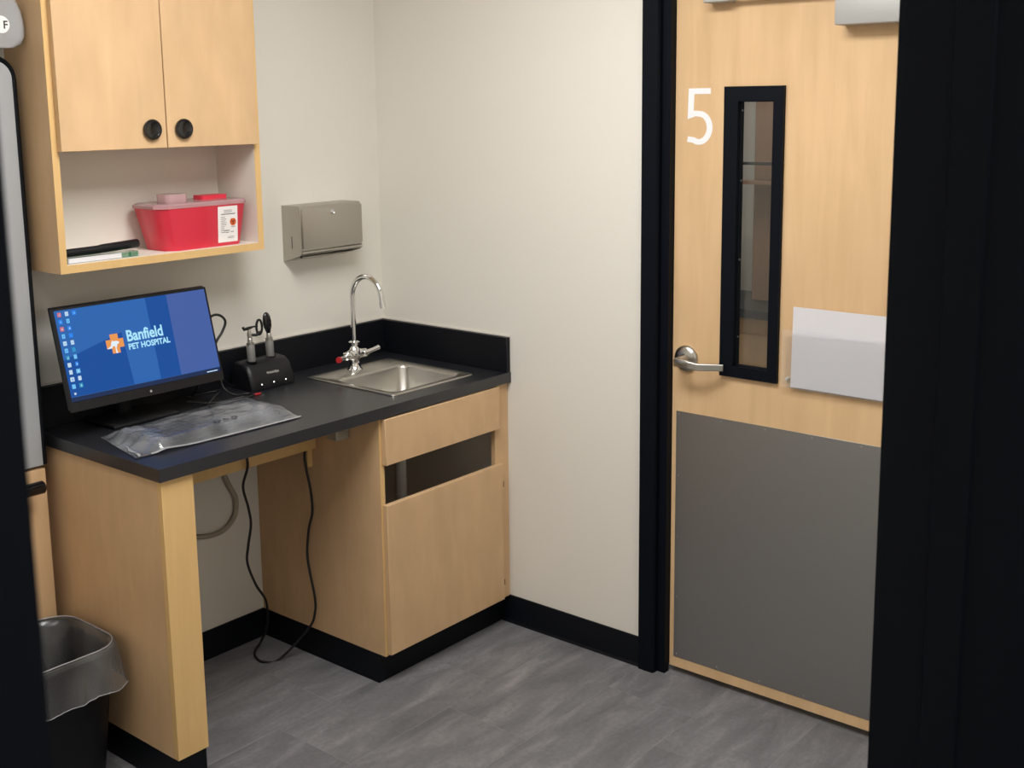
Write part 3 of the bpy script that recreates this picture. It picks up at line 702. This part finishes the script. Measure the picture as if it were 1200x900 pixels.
part('animal_silhouette', bm, 'scr_wht', scn, smooth=0, recalc=False)
bu, bv = sc_(0.408, 0.545)
text('brand_text', 'Banfield', 0.0445, lambda x, y, z: mon(bu+x, bv+y, 0.0016+z), 'scr_txt', scn, off=0.0011, sx=0.86)
text('tagline_text', 'PET HOSPITAL', 0.0232, lambda x, y, z: mon(bu+0.001+x, bv-0.024+y, 0.0016+z), 'scr_txt', scn, off=0.0007, sx=0.92)
bm = bmesh.new(); rnd = random.Random(5)
for r_ in range(12):
    for c_ in range(3 if r_ == 0 else (2 if r_ < 11 else 1)):
        iu, iv = sc_(0.028+c_*0.045, 0.955-r_*0.079); s_ = 0.0060 if r_ < 11 else 0.003
        mi = [2, 1, 4, 0, 2, 4, 0, 4, 1, 1, 0, 3, 3, 0, 1, 4, 1, 0, 1, 1, 0, 3, 1, 0][(r_*2+c_) % 24]
        e = s_*rnd.uniform(0.75, 1.0)
        if iv-s_ < S0v+0.004: iv = S0v+0.008
        poly(bm, [(iu-e, iv-s_), (iu+e, iv-s_), (iu+e, iv+s_), (iu-e, iv+s_)], 0.0013, mi)
        if r_ < 11: poly(bm, [(iu-e*0.4, iv-s_*0.5), (iu+e*0.5, iv-s_*0.3), (iu+e*0.2, iv+s_*0.6)], 0.0015, rnd.choice([1, 4, 0]))
part('desktop_icons', bm, ['scr_i1', 'scr_i2', 'scr_i3', 'scr_i4', 'scr_i5'], scn, smooth=0, recalc=False)
bm = bmesh.new(); u_, v_ = sc_(0.90, 0.012); poly(bm, [(u_, v_), (u_+0.038, v_), (u_+0.038, v_+0.003), (u_, v_+0.003)], 0.0014); part('taskbar_clock', bm, 'scr_i2', scn, smooth=0, recalc=False)
bm = bmesh.new()
bm.faces.new([bm.verts.new(mon(MW*0.5+0.0036*math.cos(t), 0.0125+0.0036*math.sin(t), 0.0026)) for t in [2*PI*k/20 for k in range(20)]])
part('maker_emblem', bm, 'closer', bz, smooth=0, recalc=False)
bm = bmesh.new(); box(bm, -1.25, -1.03, -0.195, -0.03, H+0.0005, H+0.012, bev=0.004, seg=2); part('stand_base', bm, 'plasticblk', mt)
bm = bmesh.new(); tube(bm, [(-1.14, -0.07, H+0.01), (-1.14, -0.075, 1.0), (-1.14, -0.115, 1.11)], 0.022, 12); part('stand_neck', bm, 'plasticblk', mt)

# ------------------------------------------------------------------ keyboard in its plastic bag
KC = Vector((-1.070, -0.375, H)); KA = math.radians(4.5)
ca, sa = math.cos(KA), math.sin(KA)
def kb(u, v, z): return (KC.x+u*ca-v*sa, KC.y+u*sa+v*ca, KC.z+z)
ky = thing('keyboard', tuple(KC), 'dark grey keyboard wrapped in clear plastic in front of the monitor', 'keyboard')
bm = bmesh.new(); prism(bm, [(-0.075, 0.003), (0.075, 0.003), (0.075, 0.020), (-0.070, 0.012), (-0.075, 0.010)], lambda a_, b_, t: kb(t, a_, b_), -0.215, 0.215)
part('case', bm, 'plasticblk', ky, smooth=30)
bm = bmesh.new()
for r_ in range(6):
    v0 = 0.058-r_*0.0225; n = 19
    for c_ in range(n):
        u0_ = -0.205+c_*0.0217
        if r_ == 5 and 3 < c_ < 9: continue
        zt = 0.0135+0.0075*(v0+0.075)/0.15+0.003
        t = bmesh.new(); box(t, u0_, u0_+0.0185, v0-0.0095, v0+0.0095, zt-0.004, zt+0.003)
        for v in t.verts: v.co = Vector(kb(v.co.x, v.co.y, v.co.z))
        merge(bm, t)
part('keys', bm, 'key', ky, smooth=0)['kind'] = 'stuff'
bg = thing('plastic_bag', (KC.x, KC.y, H), 'clear crinkled plastic bag around the keyboard on the counter', 'plastic bag')
from mathutils import noise as mn
NU, NV = 72, 36
BL, BR = (-1.318, -0.235), (-0.775, -0.165)      # back corners
FL_, FR = (-1.372, -0.490), (-0.835, -0.512)      # front corners
def bagpt(i, j, top):
    u, v = i/NU, j/NV
    bx = (FL_[0]*(1-u)+FR[0]*u)*(1-v)+(BL[0]*(1-u)+BR[0]*u)*v
    by = (FL_[1]*(1-u)+FR[1]*u)*(1-v)+(BL[1]*(1-u)+BR[1]*u)*v
    by += 0.012*math.sin(u*PI)*(1-v)*-0.4+0.008*math.sin(u*PI)*v
    p = Vector((bx, by, 0)); q = p-KC; ku = q.x*ca+q.y*sa; kv = -q.x*sa+q.y*ca
    sm = lambda e0, e1, x: max(0, min(1, (x-e0)/(e1-e0)))
    ss = lambda t: t*t*(3-2*t)
    fu = ss(sm(0.255, 0.215, abs(ku))); fv = ss(sm(0.118, 0.074, abs(kv)))
    h = 0.0255*fu*fv
    nz = mn.noise(Vector((bx*22, by*22, 3.1)))*0.5+0.5; n2 = mn.noise(Vector((bx*9+4, by*30, 9.0)))
    edge = min(u, 1-u, v, 1-v)
    cr = 0.0035*nz+0.004*abs(n2)*(1-fu*fv)
    if u < 0.25: cr += (0.25-u)/0.25*0.05*abs(mn.noise(Vector((bx*30+by*20, by*16, 1.7))))*min(1, edge*14)
    cr += 0.0025*max(0, math.sin((bx*0.6+by)*140+2*n2))*(1-fu*fv)
    z = H+0.0016+(h+cr*min(1, edge*10+0.15) if top else 0.0)
    return (bx, by, max(z, H+0.0026+h) if top else H+0.0008)
bm = bmesh.new()
G = [[bm.verts.new(bagpt(i, j, True)) for j in range(NV+1)] for i in range(NU+1)]
for i in range(NU):
    for j in range(NV): bm.faces.new((G[i][j], G[i+1][j], G[i+1][j+1], G[i][j+1]))
part('top_film', bm, 'bag', bg, smooth=180, recalc=False)
# folded bright hems
def hem(name, path):
    bm = bmesh.new(); P = [Vector(bagpt(i, j, True))+Vector((0, 0, 0.0015)) for i, j in path]
    A = []
    for k, p in enumerate(P):
        t = (P[min(k+1, len(P)-1)]-P[max(k-1, 0)]); t.z = 0; t.normalize(); n = Vector((-t.y, t.x, 0)); w_ = 0.005+0.003*math.sin(k*0.9)
        A.append((bm.verts.new(p-n*w_*0.2), bm.verts.new(p+n*w_*0.4+Vector((0, 0, 0.003))), bm.verts.new(p+n*w_)))
    for a_, b_ in zip(A, A[1:]):
        bm.faces.new((a_[0], b_[0], b_[1], a_[1])); bm.faces.new((a_[1], b_[1], b_[2], a_[2]))
    part(name, bm, 'frost', bg, smooth=180, recalc=False)
hem('front_hem', [(i, 0) for i in range(6, NU+1, 2)])
hem('side_hem', [(2, j) for j in range(0, 14, 1)])
# printed recycling marks and warning print on the film
def mark(name, u, v, s, shape):
    i, j = u*NU, v*NV; c0 = Vector(bagpt(i, j, True))+Vector((0, 0, 0.004))
    bm = bmesh.new()
    pts = [(0.0, 1.0), (0.95, -0.65), (-0.95, -0.65)] if shape == 3 else [(math.cos(2*PI*k/14), math.sin(2*PI*k/14)) for k in range(14)]
    n = len(pts); O = [bm.verts.new(c0+Vector((x*s, y*s, 0))) for x, y in pts]; I = [bm.verts.new(c0+Vector((x*s*0.35, y*s*0.35, 0))) for x, y in pts]
    for k in range(n): bm.faces.new((O[k], O[(k+1) % n], I[(k+1) % n], I[k]))
    part(name, bm, 'darkink', bg, smooth=0, recalc=False)
mark('printed_mark', 0.52, 0.19, 0.011, 14); mark('printed_mark', 0.575, 0.19, 0.012, 3); mark('printed_mark', 0.63, 0.19, 0.010, 14)
mark('printed_mark', 0.50, 0.74, 0.014, 14); mark('printed_mark', 0.545, 0.74, 0.010, 3)
i_ = bagpt(int(0.78*NU), int(0.66*NV), True)
bm = bmesh.new(); lathe(bm, [(0.005, 0), (0.005, 0.0006), (0, 0.0006)], (i_[0], i_[1], i_[2]+0.002), 'z', 12); part('vent_hole', bm, 'darkink', bg)

# ------------------------------------------------------------------ charger and scopes
ch = thing('desk_charger', (-0.637, -0.09, H), 'black desk charger with three lit dots holding two medical scopes', 'charger')
pf = [(-0.148, 0.0005), (-0.150, 0.012), (-0.136, 0.055), (-0.122, 0.078), (-0.100, 0.090), (-0.070, 0.092), (-0.046, 0.084), (-0.036, 0.06), (-0.034, 0.0005)]
bm = bmesh.new()
xs = [(-0.726, 0.88), (-0.722, 0.95), (-0.712, 1.0), (-0.562, 1.0), (-0.552, 0.95), (-0.548, 0.88)]
loops = []
for x, s in xs: loops.append([(x, -0.092+(u+0.092)*s, H+0.0005+v*s) for u, v in pf])
ringloft(bm, loops); bm.verts.ensure_lookup_table(); bm.faces.new([bm.verts[i] for i in range(len(pf)-1, -1, -1)])
part('shell', bm, 'plasticblk', ch, smooth=35)
for x, y in ((-0.690, -0.105), (-0.598, -0.085)):
    bm = bmesh.new(); lathe(bm, [(0.0175, 0), (0.0185, 0.004), (0.0155, 0.004), (0.0155, 0.001), (0, 0.001)], (x, y, H+0.088), 'z', 18); part('socket', bm, 'gloss', ch)
def chf(u, v, z): return (-0.692+u, -0.1432+0.316*v-z*0.95, H+0.032+v*0.95-z*0.316)   # front slope
for k in range(3):
    bm = bmesh.new(); lathe(bm, [(0.0021, 0), (0.0016, 0.0012), (0, 0.0015)], (-0.687+k*0.049, -0.1479, H+0.0195), '-y', 8); part('indicator_light', bm, 'led', ch)
text('maker_text', 'WelchAllyn', 0.0105, lambda x, y, z: chf(0.034+x, 0.017+y, 0.0012+z), 'closer', ch, off=0.0003)
def scope(name, x, y, label, kind):
    t = thing(name, (x, y, H+0.0895), label, 'medical scope', None)
    z0 = H+0.0895
    lean = Vector((-0.03, 0.02, 1)).normalized()
    bm = bmesh.new(); lathe(bm, [(0.0125, 0), (0.0135, 0.003), (0.0135, 0.052), (0.0115, 0.056), (0, 0.056)], (x, y, z0), lean, 20); part('handle', bm, 'handlegrey', t)
    e = Vector((x, y, z0))+lean*0.056
    bm = bmesh.new(); lathe(bm, [(0.0128, 0), (0.0128, 0.007), (0.009, 0.009), (0.0085, 0.020), (0.007, 0.022), (0, 0.022)], e, lean, 18); part('collar', bm, 'satin', t)
    e = e+lean*0.022
    if kind == 0:
        bm = bmesh.new(); lathe(bm, [(0.0075, 0), (0.0085, 0.012), (0.005, 0.024), (0.0045, 0.034), (0, 0.034)], e, lean, 14); nk = part('neck', bm, 'satin', t)
        q = e+lean*0.032
        bm = bmesh.new(); tube(bm, [q+Vector((-0.02, 0.004, 0.006)), q+Vector((-0.017, 0.003, -0.002)), q, q+Vector((0.012, -0.006, 0.004)), q+Vector((0.026, -0.012, 0.004))], [0.005, 0.005, 0.0055, 0.003, 0.0025], 10)
        tube(bm, [e+lean*0.010, e+lean*0.012+Vector((0.02, -0.008, -0.004)), e+lean*0.016+Vector((0.034, -0.014, 0))], [0.004, 0.005, 0.006], 10)
        part('speculum_arm', bm, 'plasticblk', t)
        c0 = q+Vector((0.031, -0.013, 0.001)); bm = bmesh.new()
        ax = Vector((0.80, -0.1, 0)); 
        tube(bm, [c0+Vector((0.75, -0.25, 0))*0.012*math.cos(a)+Vector((0, 0, 1))*0.024*math.sin(a) for a in [2*PI*k/20 for k in range(20)]], 0.004, 8, closed=True)
        part('lens_ring', bm, 'gloss', t)
    else:
        bm = bmesh.new(); rings = []
        prof = [(0.000, 0.007), (0.008, 0.010), (0.022, 0.015), (0.040, 0.0165), (0.056, 0.014), (0.066, 0.009), (0.070, 0.003)]
        for h, r in prof:
            c0 = e+lean*h+Vector((-0.004*(h/0.07), 0, 0)); rings.append([c0+Vector((r*math.cos(2*PI*k/18), 0.010*(r/0.0165)*math.sin(2*PI*k/18), 0)) for k in range(18)])
        ringloft(bm, rings); bm.verts.ensure_lookup_table(); bm.faces.new([bm.verts[i] for i in range(17, -1, -1)])
        hd = part('head', bm, 'gloss', t, smooth=60)
        bm = bmesh.new(); lathe(bm, [(0.0085, 0), (0.0085, 0.003), (0.006, 0.0035), (0, 0.002)], e+lean*0.04+Vector((-0.002, -0.0085, 0)), '-y', 16); part('viewing_disc', bm, 'plasticblk', hd)
    return t
scope('otoscope', -0.690, -0.105, 'scope with open ring lens standing in the black charger', 0)
scope('ophthalmoscope', -0.598, -0.085, 'scope with solid black oval head standing in the black charger', 1)

# ------------------------------------------------------------------ cables
def cable(name, pts, r, m, label, cat='cable', n=8, group=None):
    bm = bmesh.new(); P = catmull(pts, 8); tube(bm, P, r, n)
    return tag(part(name, bm, m, org=pts[0], smooth=80), label, cat, group)
cable('monitor_cable', [(-0.93, -0.128, 1.150), (-0.86, -0.105, 1.158), (-0.819, -0.1, 1.167), (-0.793, -0.1, 1.158), (-0.781, -0.1, 1.137), (-0.797, -0.1, 1.107), (-0.818, -0.1, 1.083), (-0.85, -0.1, 1.03), (-0.88, -0.08, 0.95), (-0.89, -0.055, 0.914)], 0.0042, 'cord', 'black cable looping out behind the monitor edge')
cable('charger_cable', [(-0.728, -0.06, 0.915), (-0.76, -0.07, 0.93), (-0.80, -0.09, 0.955), (-0.815, -0.12, 0.935), (-0.79, -0.14, 0.911), (-0.745, -0.155, 0.9095), (-0.76, -0.19, 0.9095), (-0.83, -0.185, 0.9095), (-0.9, -0.16, 0.9095), (-0.96, -0.13, 0.922)], 0.003, 'cord', 'thin black cable between the charger and the monitor stand')
cable('keyboard_cable', [(-0.99, -0.292, 0.9335), (-0.985, -0.275, 0.938), (-0.96, -0.245, 0.938), (-0.87, -0.17, 0.940), (-0.82, -0.10, 0.924), (-0.79, -0.06, 0.912), (-0.83, -0.04, 0.91), (-0.9, -0.045, 0.9095)], 0.0022, 'cord', 'thin black cable curling from the bagged keyboard to the splash')
bm = bmesh.new(); box(bm, -0.746, -0.722, -0.188, -0.180, H+0.0005, H+0.006, bev=0.001); tag(part('cable_tab', bm, 'redplastic', org=(-0.734, -0.184, H)), 'small red cable tab lying before the black charger', 'cable tab')
cordB = [(-0.635, -0.265, 0.107), (-0.635, -0.299, 0.17), (-0.635, -0.302, 0.224), (-0.635, -0.282, 0.307), (-0.635, -0.273, 0.37), (-0.635, -0.286, 0.455), (-0.635, -0.307, 0.517), (-0.635, -0.303, 0.588), (-0.635, -0.286, 0.656), (-0.635, -0.281, 0.706), (-0.635, -0.301, 0.76)]
cable('power_cord', [(-0.90, -0.325, 0.864), (-0.897, -0.318, 0.80), (-0.893, -0.325, 0.74), (-0.888, -0.29, 0.665), (-0.865, -0.28, 0.589), (-0.851, -0.27, 0.528), (-0.858, -0.26, 0.458), (-0.849, -0.24, 0.394), (-0.798, -0.21, 0.298), (-0.730, -0.17, 0.206), (-0.700, -0.13, 0.10), (-0.700, -0.09, 0.03), (-0.718, -0.082, 0.0052), (-0.748, -0.125, 0.0042), (-0.752, -0.172, 0.0042), (-0.705, -0.196, 0.0042)]+cordB+[(-0.64, -0.36, 0.864)], 0.0042, 'cord', 'black power cord hanging in a long loop under the counter', 'cord')
cable('wall_hose', [(-0.80, -0.012, 0.722), (-0.765, -0.012, 0.64), (-0.735, -0.012, 0.57), (-0.712, -0.012, 0.52), (-0.722, -0.012, 0.462), (-0.765, -0.012, 0.428), (-0.83, -0.012, 0.425), (-0.90, -0.012, 0.45), (-0.95, -0.012, 0.52)], 0.0085, 'hose', 'beige cable looped against the wall in the knee space')
cable('under_counter_cable', [(-1.275, -0.40, 0.866), (-1.25, -0.41, 0.835), (-1.20, -0.42, 0.828), (-1.14, -0.43, 0.840), (-1.08, -0.44, 0.858), (-1.02, -0.43, 0.866)], 0.005, 'cord', 'short black cable tucked under the counter beside the end panel')

# ------------------------------------------------------------------ folded table and its cabinet
ft = thing('folding_table', (-1.85, -0.05, 0.84), 'grey table top with black rim folded up flat against the wall', 'table')
def uarch(x0, x1, z0, z1, r, n=8):
    out = [(x1, z0)]
    out += [(x1-r+r*math.cos(PI/2*k/n), z1-r+r*math.sin(PI/2*k/n)) for k in range(n+1)]
    out += [(x0+r-r*math.sin(PI/2*k/n), z1-r+r*math.cos(PI/2*k/n)) for k in range(n+1)]
    return out+[(x0, z0)]
bm = bmesh.new(); prism(bm, uarch(-2.30, -1.412, 0.828, 1.938, 0.05), lambda u, v, t: (u, t, v), -0.098, -0.062); part('table_top', bm, 'grey', ft)
bm = bmesh.new(); tube(bm, [(u, -0.082, v) for u, v in uarch(-2.306, -1.413, 0.829, 1.938, 0.052)], 0.012, 8)
for v in bm.verts: v.co.y = -0.082+(v.co.y+0.082)*1.6
part('edge_rim', bm, 'rubber', ft)
bm = bmesh.new(); box(bm, -2.15, -2.05, -0.062, -0.001, 0.95, 1.80); box(bm, -1.66, -1.56, -0.062, -0.001, 0.95, 1.80); part('wall_bracket', bm, 'closer', ft)
tcab = thing('table_cabinet', (-1.85, -0.05, 0), 'shallow maple cabinet on the wall below the folded table', 'cabinet')
B('body', 'wood', tcab, -2.29, -1.415, -0.08, -0.001, 0.098, 0.818, bev=0.001)
B('front_panel', 'wood', tcab, -2.29, -1.414, -0.10, -0.081, 0.098, 0.818, bev=0.001)
B('toe_base', 'rubber', tcab, -2.28, -1.425, -0.085, -0.001, 0, 0.0975, bev=0.001)
bm = bmesh.new(); tube(bm, [(-1.85, -0.15, 0.783), (-1.452, -0.15, 0.783), (-1.448, -0.15, 0.783)], [0.018, 0.018, 0.014], 18)
for x in (-1.80, -1.52): tube(bm, [(x, -0.15, 0.783), (x, -0.1005, 0.783)], 0.008, 10)
part('bar_handle', bm, 'gloss', tcab)
# clear bin on top
pb = thing('plastic_bin', (-1.55, -0.09, 1.964), 'frosted clear plastic bin with an F sticker above the folded table', 'bin')
bm = bmesh.new()
def pbl(s, z, dx=0.0): return [(a_, b_, z) for a_, b_ in rrect(-1.72+0.02*(1-s), -1.388-0.045*(1-s)+dx, -0.15, -0.03, 0.03, 5)]
ringloft(bm, [pbl(0.3, 1.964), pbl(0.75, 1.975), pbl(0.95, 1.992), pbl(1.0, 2.012), pbl(0.97, 2.035), pbl(0.85, 2.06), pbl(0.6, 2.085), pbl(0.2, 2.11)]); bm.verts.ensure_lookup_table(); bm.faces.new([bm.verts[i] for i in range(23, -1, -1)])
part('tub', bm, 'frost', pb, smooth=50)
bm = bmesh.new(); lathe(bm, [(0.022, 0), (0.022, 0.0006), (0, 0.0006)], (-1.462, -0.1502, 2.022), '-y', 20); st = part('sticker', bm, 'label', pb)
text('sticker_letter', 'F', 0.028, lambda x, y, z: (-1.458+x, -0.1512-z, 2.012+y), 'darkink', st, off=0.0006)

# ------------------------------------------------------------------ trash can
tc_ = thing('trash_can', (-1.56, -0.27, 0), 'black trash can with a clear liner beside the desk end panel', 'trash can')
def tl(ins, z, wob=0.0, ph=0.0):
    out = []
    for k, (a_, b_) in enumerate(rrect(-1.71+ins, -1.412-ins, -0.445+ins, -0.137-ins, 0.075, 7)):
        q = wob*(math.sin(k*1.7+ph)+0.6*math.sin(k*3.1+ph*2)); out.append((a_+q, b_-q*0.7, z+q*0.6))
    return out
def tw(ins, z, amp, seed, n=120):
    """one wrinkled loop of the liner"""
    base = rrect(-1.71+ins, -1.412-ins, -0.445+ins, -0.137-ins, 0.075, 7); m_ = len(base)
    per = [0.0]
    for k in range(m_): per.append(per[-1]+math.dist(base[k], base[(k+1) % m_]))
    out = []
    for q in range(n):
        t = per[-1]*q/n; k = max(i for i in range(m_) if per[i] <= t); f = (t-per[k])/max(1e-9, per[k+1]-per[k])
        a_ = base[k][0]*(1-f)+base[(k+1) % m_][0]*f; b_ = base[k][1]*(1-f)+base[(k+1) % m_][1]*f
        ang = 2*PI*q/n
        w_ = mn.noise(Vector((math.cos(ang)*4, math.sin(ang)*4, z*5+seed)))+0.6*mn.noise(Vector((math.cos(ang)*11, math.sin(ang)*11, z*9+seed)))
        d_ = Vector((a_+1.561, b_+0.281)).normalized()
        out.append((a_+d_.x*amp*w_, b_+d_.y*amp*w_, z+amp*0.6*mn.noise(Vector((math.cos(ang)*3, math.sin(ang)*3, seed+7)))))
    return out
bm = bmesh.new(); ringloft(bm, [tl(0.035, 0.001), tl(0.004, 0.385), tl(0.0, 0.388), tl(0.0, 0.398), tl(0.006, 0.398), tl(0.008, 0.38), tl(0.038, 0.012)]); bm.verts.ensure_lookup_table(); bm.faces.new([bm.verts[i] for i in range(31, -1, -1)])
part('can', bm, 'bin', tc_, smooth=50)
ln_ = thing('bin_liner', (-1.56, -0.27, 0.2), 'clear plastic liner folded over the rim of the trash can', 'bin liner')
bm = bmesh.new()
hemz = tw(-0.016, 0.285, 0.012, 1.0)
ringloft(bm, [hemz, tw(-0.013, 0.305, 0.011, 1.0), tw(-0.012, 0.33, 0.010, 1.1), tw(-0.009, 0.36, 0.006, 1.2), tw(-0.006, 0.385, 0.003, 1.3), tw(-0.004, 0.3995, 0.001, 2), tw(0.002, 0.4035, 0.001, 2), tw(0.010, 0.401, 0.001, 2),
              tw(0.017, 0.375, 0.005, 3), tw(0.026, 0.33, 0.009, 3.1), tw(0.034, 0.27, 0.011, 3.2), tw(0.044, 0.19, 0.011, 3.4), tw(0.052, 0.10, 0.008, 3.5), tw(0.058, 0.03, 0.004, 3.6)])
part('outer_fold', bm, 'liner', ln_, smooth=180)
bm = bmesh.new(); tube(bm, hemz, 0.0013, 5, closed=True); part('hem', bm, 'frost', ln_)
bm = bmesh.new(); tube(bm, tw(0.003, 0.4045, 0.0022, 2), 0.0016, 5, closed=True); part('rim_fold', bm, 'frost', ln_)

# ------------------------------------------------------------------ lobby furniture behind the door glass
MT['umber'] = wood('walnut_board', srgb(150, 118, 92), contrast=0.08)
lc = thing('lobby_counter', (1.75, -0.6, 0), 'maple counter with dark top seen through the narrow door window', 'counter')
B('base', 'wood', lc, 1.57, 1.99, -1.9, 0.1, 0, 0.875); B('top', 'counter', lc, 1.52, 1.99, -1.92, 0.11, 0.876, 0.915)
for k in range(4): B('cabinet_door', 'wood', lc, 1.552, 1.569, -1.88+k*0.49, -1.40+k*0.49, 0.1, 0.80)
lsx = thing('lobby_shelf', (1.85, -0.6, 1.44), 'thin double wall shelf seen through the narrow door window', 'shelf')
B('board', 'plasticblk', lsx, 1.66, 1.71, -1.3, 0.1, 1.53, 1.541); B('lower_board', 'umber', lsx, 1.66, 1.71, -1.3, 0.1, 1.445, 1.462); B('bracket', 'closer', lsx, 1.66, 1.72, -0.25, -0.235, 1.462, 1.53)
B('wall_arm', 'closer', lsx, 1.711, 1.995, -0.25, -0.235, 1.445, 1.54)
tag(B('display_board', 'umber', None, 1.76, 1.80, -1.3, -0.575, 0.916, 2.4, bev=0.002, org=(1.78, -0.9, 0.916)), 'brown display board standing on the lobby counter', 'board')
